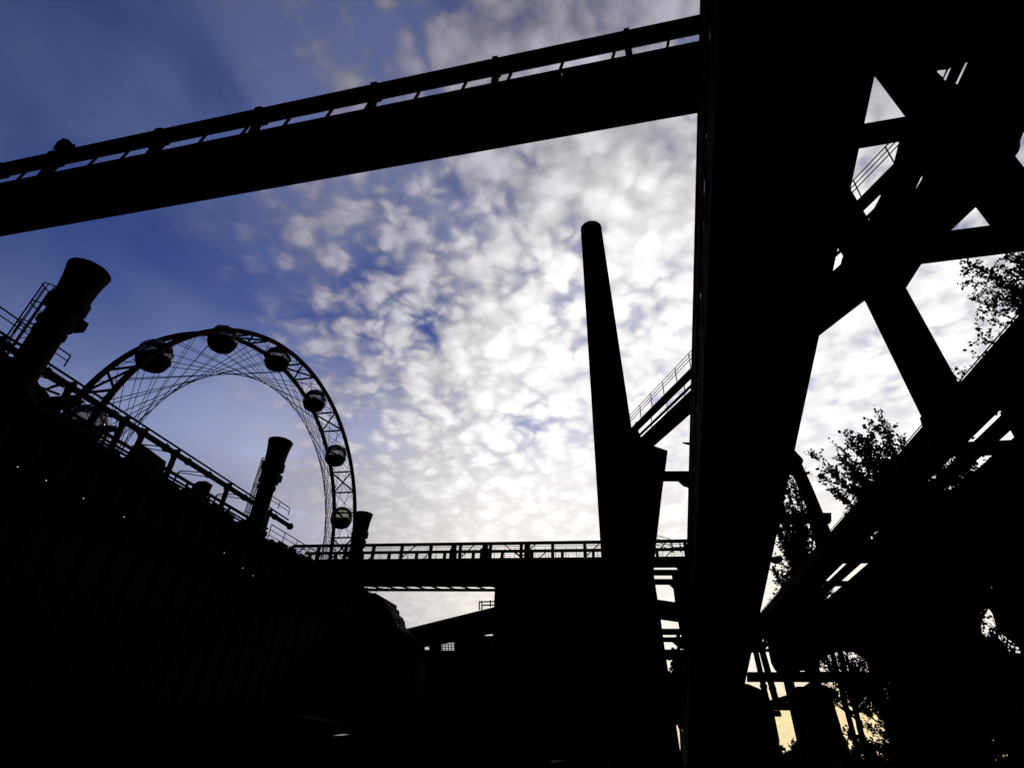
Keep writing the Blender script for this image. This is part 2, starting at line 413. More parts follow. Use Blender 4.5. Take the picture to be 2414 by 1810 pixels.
# ================================================================== ferris wheel
def wheel():
    k = 1.2
    Cc = EYE + (Vector((-22, 26.71, 11.10)) - EYE) * k; Rr = 10.955 * k; wd = 1.7425 * k; ri = 8.536 * k
    yaw = -.0536; ax = Vector((math.cos(yaw), math.sin(yaw), -.0085)).normalized(); vv = Vector((-ax.y, ax.x, 0)).normalized(); uu = ax.cross(vv)
    if uu.z < 0: uu = -uu
    pt = lambda a, s, r=Rr: Cc + ax * (wd * s) + (vv * math.sin(a) + uu * math.cos(a)) * r
    t = thing('ferris_wheel', Cc + ax * (wd / 2) - Vector((0, 0, Rr)), 'tall hubless ferris wheel with wire spokes behind the oven battery', 'ferris wheel')
    n = 140
    for s in (0, 1):
        vs = []; m_ = 8; r = .17
        for i in range(n):
            a = 2 * math.pi * i / n; rd = vv * math.sin(a) + uu * math.cos(a); c = pt(a, s)
            vs += [c + (rd * math.cos(2 * math.pi * j / m_) + ax * math.sin(2 * math.pi * j / m_)) * r for j in range(m_)]
        fs = [(i * m_ + j, i * m_ + (j + 1) % m_, ((i + 1) % n) * m_ + (j + 1) % m_, ((i + 1) % n) * m_ + j) for i in range(n) for j in range(m_)]
        o = MB().add(vs, fs).build('rim', K['rim'] if s else K['rust'], t, True)
    a0 = R(-60.2); st = 2 * math.pi / 14 * 1.03 / 1.03
    for i in range(14):
        a = a0 + st * i
        for f in (.30, .62, .93):                          # cross bars
            MB().tube(pt(a + st * f, 0), pt(a + st * f, 1), .075, n=6).build('cross_bar', K['rust'], t)
        for q0, q1 in ((0, 1), (1, 0)):
            MB().tube(pt(a + st * .30, q0), pt(a + st * .62, q1), .07, n=6).build('brace', K['rust'], t)
            MB().tube(pt(a + st * .62, q0), pt(a + st * .93, q1), .022, n=4, cap=False).build('brace_wire', K['steel'], t)
            MB().tube(pt(a - st * .07, q0), pt(a + st * .30, q1), .022, n=4, cap=False).build('brace_wire', K['steel'], t)
    N = 42; hop = 9; da = 2 * math.pi / N
    for i in range(N):
        a = a0 + da * i + .05
        MB().tube(pt(a, 0), pt(a + hop * da, 1), .022, n=4, cap=False).build('spoke', K['steel'], t)
        MB().tube(pt(a, 1), pt(a + hop * da, 0), .022, n=4, cap=False).build('spoke', K['steel'], t)
    # cabins: dark bowl, glazed upper half with ribs, cap and hanger
    Q = Matrix((ax, vv, uu)).transposed()
    pro = None
    for i in range(14):
        a = a0 + st * i; c = pt(a, .5, Rr * .965)
        if pro is None:
            b = MB().lathe([(.02, -1.05), (.5, -1.02), (.82, -.82), (.97, -.5), (.99, -.34), (.95, -.34), (.9, -.5), (.02, -.6)], n=22)
            body = b.build('cabin', K['steel'], t, True); local(body)
            g = MB().lathe([(.98, -.34), (1.01, 0.), (.96, .4), (.8, .74), (.5, .95)], n=22, cap=False); gl = local(g.build('cabin_glass', K['glass'], body, True))
            cp = MB().lathe([(.52, .93), (.4, 1.0), (.2, 1.04), (.02, 1.05)], n=22); cp = local(cp.build('cabin_roof', K['steel'], body, True))
            rb = MB()
            for j in range(8):
                an = 2 * math.pi * (j + .5) / 8
                rb.path([(r_ * math.cos(an), r_ * math.sin(an), z_) for r_, z_ in ((.99, -.34), (1.02, 0.), (.97, .4), (.81, .74), (.5, .95))], .03, 5)
            for zz, r_ in ((.2, 1.01), (-.34, 1.0)):
                rb.path([(r_ * math.cos(2 * math.pi * j / 20), r_ * math.sin(2 * math.pi * j / 20), zz) for j in range(21)], .03, 5)
            rb = local(rb.build('cabin_ribs', K['steel'], body))
            sd = MB().box((-.5, -.75, -.58), (.5, -.4, -.1)); sd.box((-.5, .4, -.58), (.5, .75, -.1)); sd = local(sd.build('cabin_seats', K['cream'], body))
            hg = MB(); hg.tube((-1.05, 0, .1), (1.05, 0, .1), .09, n=8)
            hg.lathe([(.16, -.1), (.16, .1)], (1.0, 0, .1), 10, axis=(1, 0, 0)); hg.lathe([(.16, -.1), (.16, .1)], (-1.0, 0, .1), 10, axis=(1, 0, 0)); hg = local(hg.build('cabin_axle', K['steel'], body))
            pro = (body, gl, cp, rb, sd, hg); cb = body
        else:
            cb = child_copy(pro[0], t)
            for q in pro[1:]: child_copy(q, cb)
        cb.matrix_parent_inverse = world_of(t).inverted()
        cb.matrix_basis = Matrix.Translation(c) @ Matrix.Rotation(yaw + i * .35, 4, 'Z') @ Matrix.Rotation(R(-7 + (i * 5) % 9), 4, 'Y') @ Matrix.Scale(.9, 4)
    # supports under the wheel, standing in the pit
    for s in (-.2, 1.2):
        for dy in (-3.2, 3.2):
            p = Cc + ax * (wd * s) + vv * dy; q = MB(); q.beam(Vector((p.x, p.y, -2.2)), Vector((p.x, p.y, .4)), .5, .5); q.build('roller_stand', K['steel'], t)
wheel()

# ================================================================== pipe bridge overhead
def overhead_bridge():
    zb = 15.6                                             # underside of the girder
    A = atZ(0, 553, zb); B = atZ(1635, 262, zb); d = (B - A).normalized(); d.z = 0; d.normalize()
    nrm = Vector((0, 0, 1)).cross(d).normalized()          # points away from the camera (+Y)
    if nrm.y < 0: nrm = -nrm
    L0, L1 = -16., (6.2 - A.x) / d.x                                     # metres along d from A
    t = thing('pipe_bridge', A, 'black girder bridge with a long pipe on posts crossing the sky overhead', 'pipe bridge')
    # near face top edge must pass px (820,258); solve for the girder depth with a 1.25 m wide soffit
    def slab(o0, o1, z0, z1, l0=L0, l1=L1):
        q = MB(); c = []
        for z in (z0, z1):
            for l, o in ((l0, o0), (l1, o0), (l1, o1), (l0, o1)):
                p = A + d * l + nrm * o; c.append(Vector((p.x, p.y, z)))
        return q.hull8(c)
    wdt = 1.25; r = ray(820, 269); pl = A - nrm * wdt
    tt = (pl - EYE).dot(nrm) / r.dot(nrm); zt = (EYE + r * tt).z
    l = L0; i = 0
    while l < L1:                                          # plated girder in bays
        slab(-wdt, 0, zb, zt, l, min(l + 3.98, L1)).build('girder_plate', K['steel'], t); l += 4.
    slab(-wdt - .06, -wdt - .002, zt - .14, zt - .02).build('top_flange', K['steel'], t)
    slab(-wdt - .05, .05, zb - .05, zb - .004).build('bottom_flange', K['steel'], t)
    # pipe: band between px (820,178) and (820,222)
    hi, lo = ray(820, 216), ray(820, 248); o = -wdt + .35
    f = lambda rr: EYE + rr * ((A + nrm * o - EYE).dot(nrm) / rr.dot(nrm))
    z1, z0 = f(hi).z, f(lo).z; zc = (z0 + z1) / 2; rad = (z1 - z0) / 2 * math.cos(math.asin(hi.z)) * 1.02
    at = lambda l, z=zc, oo=o: Vector(((A + d * l + nrm * oo).x, (A + d * l + nrm * oo).y, z))
    MB().tube(at(L0), at(L1), rad, n=20).build('pipe', K['steel'], t, True)
    def along(px, py):                                     # parameter on the pipe line for a pixel
        rr = ray(px, py); tt = (A + nrm * o - EYE).dot(nrm) / rr.dot(nrm); return (EYE + rr * tt - A).dot(d)
    sadd = [along(x, y) for x, y in ((170, 330), (398, 300), (625, 258), (893, 200), (1173, 138), (1475, 75))]
    sadd = [sadd[0] - 7.5, sadd[0] - 5, sadd[0] - 2.5] + sadd
    for l in sadd:
        q = MB(); q.lathe([(rad + .05, -.07), (rad + .05, .07)], at(l), 20, axis=d); q.build('pipe_clamp', K['steel'], t)
        q = MB(); q.beam(at(l, zt), at(l, zc - rad * .8), .16, .2); q.build('saddle_post', K['steel'], t)
        q = MB(); q.lathe([(.09, 0), (.09, .14), (.04, .16)], at(l - .12, zc + rad - .01), 8); q.lathe([(.07, 0), (.07, .12), (.03, .14)], at(l + .12, zc + rad - .01), 8); q.build('vent_cap', K['steel'], t)
    thin = [along(x, y) for x, y in ((60, 402), (140, 385), (225, 370), (300, 355), (385, 340), (480, 320), (580, 298), (680, 275), (780, 252), (870, 232), (985, 208), (1095, 182), (1200, 160), (1320, 136), (1440, 110), (1565, 80))]
    thin = [thin[0] - 1.1 * k for k in range(8, 0, -1)] + thin
    for l in thin:
        q = MB(); q.beam(at(l - .16, zt - .02), at(l + .16, zc - rad * .5), .06, .07); q.build('strut', K['steel'], t)
        q = MB(); q.box(at(l - .3, zt - .01) - Vector((.02, .04, 0)), at(l - .3, zt + .12) + Vector((.02, .04, 0))); q.box(at(l - .02, zt - .01) - Vector((.02, .04, 0)), at(l - .02, zt + .09) + Vector((.02, .04, 0))); q.build('bracket', K['steel'], t)
    w = MB()                                               # slack conduits hung between the struts
    for j, (a, b) in enumerate(zip(thin, thin[1:])):
        sag = .03 + .09 * ((j * 7) % 5) / 5
        w.path([at(lerp(a, b, u), zc - rad - .06 - sag * 4 * u * (1 - u), o - .1) for u in (0, .25, .5, .75, 1)], .022, 5)
    w.build('conduit', K['steel'], t)
    for l, w_ in ((sadd[4] - .2, .5), (sadd[6] + 1.1, 3.4)):   # bright thin seam is a narrow upstand beyond the girder top
        q = MB(); q.box(at(l, zt + .0) - Vector((0, .03, 0)), at(l + w_, zt + .05) + Vector((0, .03, 0))); q.build('upstand', K['steel'], t)
    # supports outside the frame on the left
    q = MB(); p = at(L0 + 1, 0, -wdt / 2); q.beam(p, Vector((p.x, p.y, zb - .05)), .7, .9); q.build('pier', K['conc'], t)
    for xx in (3.0, 4.6):                                  # bearings that carry the bridge on the gallery roof
        p = at((xx - A.x) / d.x, 0, -wdt / 2); MB().beam(Vector((p.x, p.y, 13.2)), Vector((p.x, p.y, zb - .052)), .5, .5).build('bearing', K['steel'], t)
    # floodlight standing on the pipe
    c = at(along(165, 340), zc + rad - .02); e = thing('floodlight', c, 'small angular floodlight standing on the overhead pipe at the left', 'floodlight')
    s_ = d
    V = lambda a, b, y=0.: c + s_ * (a * 1.6) + Vector((0, y, b * 1.6))
    for k in (-.19, .19): MB().path([V(k, 0), V(k * 1.25, .22), V(k * .9, .34)], .03, 6).build('bracket', K['steel'], e)
    pr = [(-.17, .10), (.2, .12), (.12, .34), (-.1, .46), (-.2, .36)]
    MB().plate([V(a, b + .02, -.2) for a, b in pr], (), nrm * .4).build('housing', K['steel'], e)
    MB().path([V(.3, 0), V(.24, .2), V(.14, .3)], .022, 5).build('cable', K['steel'], e)
overhead_bridge()

# ================================================================== inclined conveyor gallery overhead right
GD = (ROT @ Vector((1593 - PPX, 2376 - PPY, F))).normalized()
GT = atX(1640, 420, 2.4)                                  # a point on the upper left edge
_bl = ray(1672, 520); _t = (GT.x + .02) / _bl.x; GB = EYE + _bl * _t
GH = GT.z - (GB.z + (GT.y - GB.y) * GD.z / GD.y)           # height of the side wall
_n = Vector((0, 0, 1)); 
def gal_right():
    r = ray(1929, 793); gb = GT - Vector((0, 0, GH))       # floor plane: through gb, along GD and X
    nn = GD.cross(Vector((1, 0, 0))); k = (gb - EYE).dot(nn) / r.dot(nn); p = EYE + r * k
    s = (p.y - gb.y) / GD.y; return p.x - (gb.x + GD.x * s)
GW = gal_right() - .13
gp = lambda s, x=0., z=0.: GT + GD * s + Vector((x, 0, z))  # s metres along, x across, z above the upper left edge
def gallery():
    t = thing('conveyor_gallery', gp(10, GW / 2, -GH), 'huge enclosed conveyor gallery sloping up from the far ground to overhead', 'conveyor gallery')
    s0, s1 = -42., 47.
    def seg(a, b, x0, x1, z0, z1):
        q = MB(); q.hull8([gp(a, x0, z0), gp(a, x1, z0), gp(b, x1, z0), gp(b, x0, z0), gp(a, x0, z1), gp(a, x1, z1), gp(b, x1, z1), gp(b, x0, z1)]); return q
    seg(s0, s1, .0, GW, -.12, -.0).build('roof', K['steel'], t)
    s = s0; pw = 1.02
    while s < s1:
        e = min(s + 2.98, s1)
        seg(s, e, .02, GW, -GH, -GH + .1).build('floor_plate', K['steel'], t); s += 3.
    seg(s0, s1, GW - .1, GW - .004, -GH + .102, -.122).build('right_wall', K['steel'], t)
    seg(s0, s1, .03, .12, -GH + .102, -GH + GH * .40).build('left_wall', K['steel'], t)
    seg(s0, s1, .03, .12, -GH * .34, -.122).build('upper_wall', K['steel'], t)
    # window band along the left wall
    wb = thing('x', (0, 0, 0), '', ''); bpy.data.objects.remove(wb)
    i = 0; s = -14.
    while s < 40:
        p = seg(s + .05, s + pw - .05, .07, .09, -GH * .60, -GH * .34).build('window_pane', K['pane'], t)
        f = seg(s - .05, s + .05, .0, .125, -GH * .60, -GH * .34).build('mullion', K['steel'], t)
        s += pw; i += 1
    seg(s0, -14.06, .03, .12, -GH * .60 , -GH * .34).build('blank_panel', K['steel'], t)
    seg(40., s1, .03, .12, -GH * .60, -GH * .34).build('blank_panel', K['steel'], t)
    # outside ribs and diagonals
    s = s0; k = 0
    while s < s1 - 3:
        q = MB(); q.beam(gp(s, .07, -GH - .02), gp(s, .07, -.02), .1, .06, up=(0, 1, 0)); q.build('rib', K['steel'], t)
        q = MB(); q.beam(gp(s, .03, -.16), gp(s + 3, .03, -GH + .1), .04, .07); q.build('diagonal', K['steel'], t)
        q = MB(); q.beam(gp(s + .3, .0, -GH - .14), gp(s + .3, GW - .1, -GH - .14), .2, .26, up=GD); q.build('floor_joist', K['steel'], t)
        s += 3.; k += 1
    for x in (.09, GW): 
        q = MB(); q.beam(gp(s0, x, -GH - .06), gp(s1, x, -GH - .06), .14, .26); q.build('bottom_chord', K['steel'], t)
    return t
gallery()

def g_s(Y): return (Y - GT.y) / GD.y
def trestle(Y, label, dz=0):
    """two legged support frame under the gallery"""
    s = g_s(Y); a = gp(s, .25, -GH - .3); b = gp(s, GW - .95, -GH - .3)
    t = thing('gallery_trestle', ((a.x + b.x) / 2, Y, 0), label, 'trestle', 'trestles under the conveyor gallery')
    for p, o in ((a, -.15), (b, .15)):
        q = MB(); q.beam(Vector((p.x + o, Y, 0)), p, .42, .42, up=(0, 1, 0)); q.build('leg', K['steel'], t)
        MB().box((p.x + o - .5, Y - .5, 0), (p.x + o + .5, Y + .5, .35)).build('footing', K['conc'], t)
    n = max(1, int(a.z / 3.))
    for i in range(n):
        z0, z1 = a.z * i / n + .5, a.z * (i + 1) / n
        q = MB(); q.beam(Vector((a.x - .1, Y, z1 - .1)), Vector((b.x + .1, Y, z1 - .1)), .22, .3); q.build('cross_beam', K['steel'], t)
        for u, v in ((a, b), (b, a)):
            q = MB(); q.beam(Vector((u.x, Y + .1, z0)), Vector((v.x, Y + .1, z1 - .2)), .14, .16, up=(0, 1, 0)); q.build('brace', K['steel'], t)
for Y, l in ((30., 'braced trestle carrying the middle of the sloping gallery'), (38., 'braced trestle low down under the far part of the gallery'), (46., 'lowest braced trestle near the foot of the gallery')): trestle(Y, l)

# ================================================================== transfer tower frame right of the gallery
YF = 12.2
def tower():
    t = thing('transfer_tower', atY(2300, 900, YF), 'massive black steel transfer tower filling the upper right corner', 'tower')
    def pl(name, px, holes=(), th=.45, Y=YF, m=None):
        return MB().plate(C(px, Y), [C(h, Y) for h in holes], (0, -th, 0)).build(name, m or K['steel'], t)
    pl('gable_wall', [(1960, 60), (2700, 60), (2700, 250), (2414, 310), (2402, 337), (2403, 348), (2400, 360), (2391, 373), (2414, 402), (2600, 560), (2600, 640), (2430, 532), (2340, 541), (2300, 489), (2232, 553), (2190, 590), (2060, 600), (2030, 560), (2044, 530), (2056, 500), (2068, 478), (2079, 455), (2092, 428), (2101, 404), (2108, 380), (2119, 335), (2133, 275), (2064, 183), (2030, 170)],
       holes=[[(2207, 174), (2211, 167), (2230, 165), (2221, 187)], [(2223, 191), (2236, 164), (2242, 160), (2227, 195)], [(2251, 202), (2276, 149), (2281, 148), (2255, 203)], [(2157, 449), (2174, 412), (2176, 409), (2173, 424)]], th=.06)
    # frame members in front of the wall
    pl('cross_beam', [(1985, 308), (2160, 278), (2160, 328), (1985, 358)], th=.12)
    pl('cross_beam', [(2100, 575), (2232, 553), (2600, 505), (2600, 570), (2172, 623), (2128, 690), (2060, 690)], th=.14)
    pl('diagonal', [(1890, 823), (2037, 710), (2128, 665), (2240, 548), (2190, 470), (2060, 525), (1984, 612), (1981, 626), (1976, 634), (1960, 648), (1900, 690)], th=.16)
    pl('diagonal', [(1975, 415), (2002, 462), (2044, 534), (2128, 690), (2252, 917), (2290, 985), (2200, 1040), (2182, 1003), (2037, 706), (1990, 608), (1960, 560)], th=.2)
    pl('gusset', [(2020, 560), (2120, 545), (2180, 610), (2128, 692), (2040, 712), (1985, 640)], th=.24)
    pl('gusset', [(2168, 985), (2252, 912), (2310, 940), (2280, 1040), (2190, 1060)], th=.24)
    # roof slab over the tower, running back over the camera
    z = atY(2300, 75, YF).z
    MB().box((atY(1990, 60, YF).x, -8, z), (atY(2690, 60, YF).x + 6, YF, z + .4)).build('roof', K['steel'], t)
    # legs: one under the frame node, others beyond the frame
    nd = atY(2240, 960, YF)
    MB().box((nd.x + .9, YF - .55, 0), (nd.x + 1.4, YF - .05, nd.z + .3)).build('leg', K['steel'], t)
    xr = atY(2690, 400, YF).x + 1.2
    for y in (YF - .4, -6.): MB().box((xr, y - .3, 0), (xr + .7, y + .3, z - .004)).build('leg', K['steel'], t)
    x0 = atY(1990, 60, YF).x
    MB().box((x0 + 1.4, -6.3, 0), (x0 + 2.0, -5.7, z - .004)).build('leg', K['steel'], t)
    c = MB(); c.box((xr + .02, -6, z * .5), (xr + .5, YF - .8, z * .5 + .5)); c.build('side_beam', K['steel'], t)
tower()
# slender diagonal walkway seen between gallery and tower and again beside the chimney
def high_walkway():
    Z = 24.5
    A = atZ(1497, 1035, Z); B = atZ(2230, 335, Z); d = (B - A).normalized(); n = Vector((-d.y, d.x, 0))
    if n.y < 0: n = -n
    t = thing('high_walkway', A, 'slender high pipe and walkway bridge rising from the chimney behind the gallery', 'walkway bridge')
    L = (B - A).length
    def run(name, o, z, w, h, l0=0, l1=L, m=None):
        q = MB(); q.beam(A + d * l0 + n * o + Vector((0, 0, z)), A + d * l1 + n * o + Vector((0, 0, z)), w, h); return q.build(name, m or K['steel'], t)
    run('deck', .0, 1.02, .5, .26); run('pipe_beam', -.3, .42, .2, .26); run('box_girder', .0, -1.35, .5, 1.1, 1.2, L * .42); run('cable_duct', -.3, -.35, .16, .14); run('cable_duct', -.3, -.75, .12, .1)
    for z in (1.55, 1.85, 2.15): MB().tube(A + d * .3 + n * -.5 + Vector((0, 0, z)), A + d * L + n * -.5 + Vector((0, 0, z)), .03, n=6).build('rail', K['steel'], t)
    for i in range(int(L / 2)):
        p = A + d * (.3 + i * 2.) + n * -.5; MB().tube(p + Vector((0, 0, .9)), p + Vector((0, 0, 2.17)), .035, n=6).build('rail_post', K['steel'], t)
    for i in range(int(L / 2.6)):
        p = A + d * (.9 + i * 2.6); q = MB(); q.beam(p + n * -.3 + Vector((0, 0, -.8)), p + n * -.3 + d * .3 + Vector((0, 0, .9)), .06, .07); q.build('hanger', K['steel'], t)
    # stair tower at the chimney end
    for s_ in (-.35, .35):
        p = A - d * .2 + n * s_; MB().beam(Vector((p.x, p.y, 12)), p + Vector((0, 0, 1.9)), .14, .14).build('stair_post', K['steel'], t)
    for i in range(9):
        z = -1.0 - i * 1.1; p = A - d * .2; MB().beam(p + n * -.35 + Vector((0, 0, z)), p + n * .35 + Vector((0, 0, z + .5)), .1, .12).build('stair_flight', K['steel'], t)
high_walkway()

# ================================================================== chimney
def chimney():
    Y = YC; lt, rt_ = atY(1369, 540, Y), atY(1418, 540, Y); lb, rb = atY(1414, 1262, Y), atY(1527, 1262, Y)
    top = (lt + rt_) / 2; bot = (lb + rb) / 2; r0 = (rt_.x - lt.x) / 2; r1 = (rb.x - lb.x) / 2
    ax = (top - bot).normalized(); g = bot + ax * (-(bot.z) / ax.z); k = (r1 - r0) / (top - bot).length; rg = r1 + k * (bot - g).length
    t = thing('chimney', g, 'tall tapering round chimney rising alone in the middle of the sky', 'chimney')
    H = (top - g).length; n = 8
    for i in range(n):
        a, b = g + ax * (H * i / n + (.03 if i else 0)), g + ax * (H * (i + 1) / n)
        MB().tube(a, b, lerp(rg, r0, i / n), lerp(rg, r0, (i + 1) / n), n=40).build('shaft_section', K['conc'], t, True)
    for i in range(1, n):
        a = g + ax * (H * i / n); MB().tube(a, a + ax * .04, lerp(rg, r0, i / n) - .01, n=40).build('joint', K['conc'], t)
    MB().lathe([(r0 + .01, -.25), (r0 + .015, 0), (r0 - .2, .02), (r0 - .2, -.2)], top, 40, axis=ax).build('rim', K['conc'], t)
chimney()

# ================================================================== middle bridge and what stands around it
def middle_bridge():
    t = thing('conveyor_bridge', atY(1000, 1372, YM), 'long girder bridge with lattice parapets from the battery to the chimney', 'bridge')
    Yf = YM * 1.05
    zt = atY(1000, 1283, YM).z; zd = atY(1000, 1316, YM).z; zb = atY(1000, 1361, YM).z
    x0 = atY(690, 1290, YM).x; x1 = atY(1690, 1290, YM).x
    pw = 2.62; n = int((x1 - x0) / pw); xg = atY(1490, 1340, YM).x
    MB().box((xg, YM - .02, atY(1580, 1319, YM).z), (x1, Yf + .1, zd)).build('deck_slab', K['steel'], t)
    for i in range(n + 1):
        a = x0 + i * pw; b = min(a + pw - .02, xg)
        if b - a < .3: continue
        MB().box((a, YM - .02, zb), (b, Yf + .1, zd)).build('girder_plate', K['steel'], t)
    for Y in (YM, Yf):
        MB().beam((x0, Y, zt), (x1, Y, zt), .18, .24).build('top_chord', K['steel'], t)
        off = .0 if Y == YM else .55
        for i in range(n + 1):
            x = x0 + off + i * pw
            if x > x1: break
            q = MB(); q.beam((x, Y, zd), (x, Y, zt), .24, .24); q.build('post', K['steel'], t)
            if i < n and i % 2 == 0: q = MB(); q.beam((x, Y, zd), (x + pw * .5, Y, zt), .07, .07, up=(0, 1, 0)); q.build('diagonal', K['steel'], t)
            elif i < n and i % 3 == 1: q = MB(); q.beam((x + pw, Y, zd), (x + pw * .4, Y, zt), .07, .07, up=(0, 1, 0)); q.build('diagonal', K['steel'], t)
        for k in range(1, 7 if Y == YM else 3):
            z = lerp(zd, zt, k / 7.5); MB().tube((x0, Y + .08, z), (x1, Y + .08, z), .016 if k < 6 else .03, n=5).build('rail_wire', K['steel'], t)
        for i in range(int((x1 - x0) / .85)):
            x = x0 + i * .85; MB().tube((x, Y + .1, zd), (x, Y + .1, lerp(zd, zt, .72)), .02, n=4).build('baluster', K['steel'], t)
    for x, w in ((-14.6, .5), (-11.9, .7), (-8.1, .45)):     # gear boxes standing on the deck
        q = MB(); q.box((x, YM + .6, zd), (x + w, YM + 1.2, zd + 1.0)); q.lathe([(.25, 0), (.25, .5)], (x + w / 2, YM + .9, zd + .9), 10); q.build('motor', K['steel'], t)
    # lattice walkway hung underneath
    u0, u1 = atY(1000, 1364, YM).z, atY(1000, 1378, YM).z
    MB().beam((x0 + 4, YM + .2, u1), (xg, YM + .2, u1), .2, .2).build('lower_chord', K['steel'], t)
    MB().beam((x0 + 4, YM + 1.9, u1 + .02), (xg, YM + 1.9, u1 + .02), .2, .2).build('lower_chord', K['steel'], t)
    MB().beam((x0 + 4, YM + .4, u0 - .14), (xg, YM + .4, u0 - .14), .1, .12).build('lower_rail', K['steel'], t)
    for i in range(int((xg - x0 - 4) / 1.31)):
        x = x0 + 4 + i * 1.31; q = MB(); q.beam((x, YM + .2, u1), (x + .6, YM + .2, zb), .14, .16, up=(0, 1, 0)); q.build('lower_diagonal', K['steel'], t)
        if i % 2 == 0: q = MB(); q.beam((x + .2, YM + .3, u1), (x + .2, YM + .3, zb), .32, .2); q.build('hanger', K['steel'], t)
        q = MB(); q.beam((x, YM + .2, u1), (x + .9, YM + 1.9, u1), .1, .1); q.build('lower_tie', K['steel'], t)
    MB().box((x0 - 1.2, YM, 0), (x0 + .6, Yf, zb)).build('abutment', K['conc'], t)
middle_bridge()

def plate_thing(name, px, Y, depth, label, cat, m='steel', part='wall', holes=(), group=None):
    pts = C(px, Y); t = thing(name, Vector((sum(p.x for p in pts) / len(pts), Y, 0)), label, cat, group)
    MB().plate(pts, [C(h, Y) for h in holes], (0, depth, 0)).build(part, K[m], t); return t
def foot(px, Y):            # x of a pixel column on the ground
    return px
b = plate_thing('coal_bunker', [(1167, 1366), (1500, 1356), (1530, 1640), (1540, 1790), (1150, 1790)], YM + 2.4, 7., 'square black bunker block under the bridge left of the chimney foot', 'bunker', 'conc')
for i in range(5):
    x = lerp(atY(1190, 1500, YM).x, atY(1520, 1500, YM).x, i / 4); MB().box((x - .2, YM + 2.15, 0), (x + .2, YM + 2.39, 10.6)).build('pilaster', K['conc'], b)
q = plate_thing('stair_tower', [(1486, 1012), (1502, 1008), (1516, 1042), (1574, 1062), (1564, 1131), (1545, 1296), (1541, 1352), (1558, 1460), (1574, 1583), (1584, 1700), (1584, 1790), (1430, 1790), (1430, 1262)], YC + 1.6, 2.2, 'narrow waisted stair tower joined to the right of the chimney', 'stair tower')
for y0, y1, x1 in ((1110, 1130, 1625), (1342, 1353, 1625), (1364, 1375, 1625), (1417, 1461, 1625), (1481, 1494, 1625), (1501, 1511, 1625), (1530, 1553, 1625)):
    sl_ = 6 if y0 == 1417 else 0
    MB().plate(C([(1540, y0 - sl_), (x1, y0 + sl_), (x1, y1 + sl_), (1540, y1 - sl_)], YC + 2.), (), (0, .4, 0)).build('landing_beam', K['steel'], q)
for x, y, s_ in ((1610, 1130, 14), (1598, 1320, 22), (1598, 1353, 12), (1598, 1375, 22), (1600, 1511, 16), (1610, 1042, 1)):
    MB().plate(C([(x - s_, y), (1625, y), (1625, y + s_ + 4), (x + 2, y + s_)], YC + 2.1), (), (0, .2, 0)).build('gusset', K['steel'], q)
MB().plate(C([(1584, 1352), (1625, 1352), (1625, 1560), (1602, 1480), (1592, 1420)], YC + 2.2), (), (0, .3, 0)).build('side_column', K['steel'], q)
railing('guard_rail', [atY(1546, 1292, YM + 1), atY(1583, 1302, YM + 1)], 1.1, 'sloping guard rail seen in the gap between chimney and gallery', 'guard rails on the bridge', 3, .03, .9)
railing('guard_rail', [atY(1586, 1302, YM + 1), atY(1625, 1301, YM + 1)], .8, 'short level guard rail beside the gallery left edge', 'guard rails on the bridge', 1, .05, .8)

# inclined belt, end buildings and hall beyond the bridge
b = plate_thing('inclined_belt', [(935, 1487), (1290, 1399), (1290, 1452), (1072, 1499), (960, 1520)], YM + 8, 2.4, 'inclined enclosed belt conveyor beyond the bridge', 'conveyor', part='casing')
for a, c in (((1130, 1416), (1130, 1437)), ((1136, 1416), (1136, 1437)), ((1156, 1414), (1156, 1430))): MB().beam(atY(*a, YM + 8.2), atY(*c, YM + 8.2), .1, .1, up=(0, 1, 0)).build('post', K['steel'], b)
for a, c in (((1132, 1418), (1180, 1417)), ((1138, 1426), (1180, 1425))): MB().beam(atY(*a, YM + 8.2), atY(*c, YM + 8.2), .14, .1).build('rail', K['steel'], b)
b = plate_thing('belt_support_frame', [(1066, 1500), (1290, 1494), (1290, 1504), (1066, 1508)], YM + 9, .6, 'light frame with posts under the inclined belt', 'frame', part='beam')
for x in (1132, 1141): MB().beam(atY(x, 1478, YM + 9.1), atY(x, 1502, YM + 9.1), .18, .18, up=(0, 1, 0)).build('post', K['steel'], b)
for a, c in (((1150, 1480), (1168, 1490)), ((1135, 1488), (1168, 1490)), ((1110, 1494), (1168, 1493))): MB().beam(atY(*a, YM + 9.1), atY(*c, YM + 9.1), .09, .09, up=(0, 1, 0)).build('brace', K['steel'], b)
b = plate_thing('end_machine', [(868, 1396), (886, 1398), (907, 1410), (906, 1418), (913, 1424), (913, 1434), (921, 1440), (926, 1450), (928, 1464), (936, 1470), (940, 1480), (975, 1500), (975, 1790), (640, 1790), (640, 1300), (700, 1316), (770, 1360), (855, 1386)], YM + 3, 3., 'stepped black machine house at the far end of the battery', 'machine house')
MB().path(C([(926, 1460), (943, 1461), (941, 1479)], YM + 3), .05, 6).build('hand_rail', K['steel'], b)
MB().plate(C([(927, 1465), (937, 1470), (938, 1476), (927, 1474)], YM + 2.9), (), (0, .5, 0)).build('red_cover', K['red'], b)
MB().path(C([(913, 1446), (911, 1440), (916, 1437), (921, 1441), (919, 1447)], YM + 3), .06, 6).build('hand_wheel', K['steel'], b)
railing('guard_rail', C([(857, 1390), (872, 1400), (886, 1398), (912, 1392)], YM + 2.8), .75, 'small bent guard rail on top of the stepped machine house', 'guard rails on the bridge', 1, .035, 1.0)
b = plate_thing('low_hall', [(860, 1538), (962, 1536), (965, 1528), (1010, 1531), (1030, 1534), (1300, 1534), (1300, 1800), (860, 1800)], YM + 14, 12., 'long low hall closing the yard behind the bunker', 'hall', 'brick')
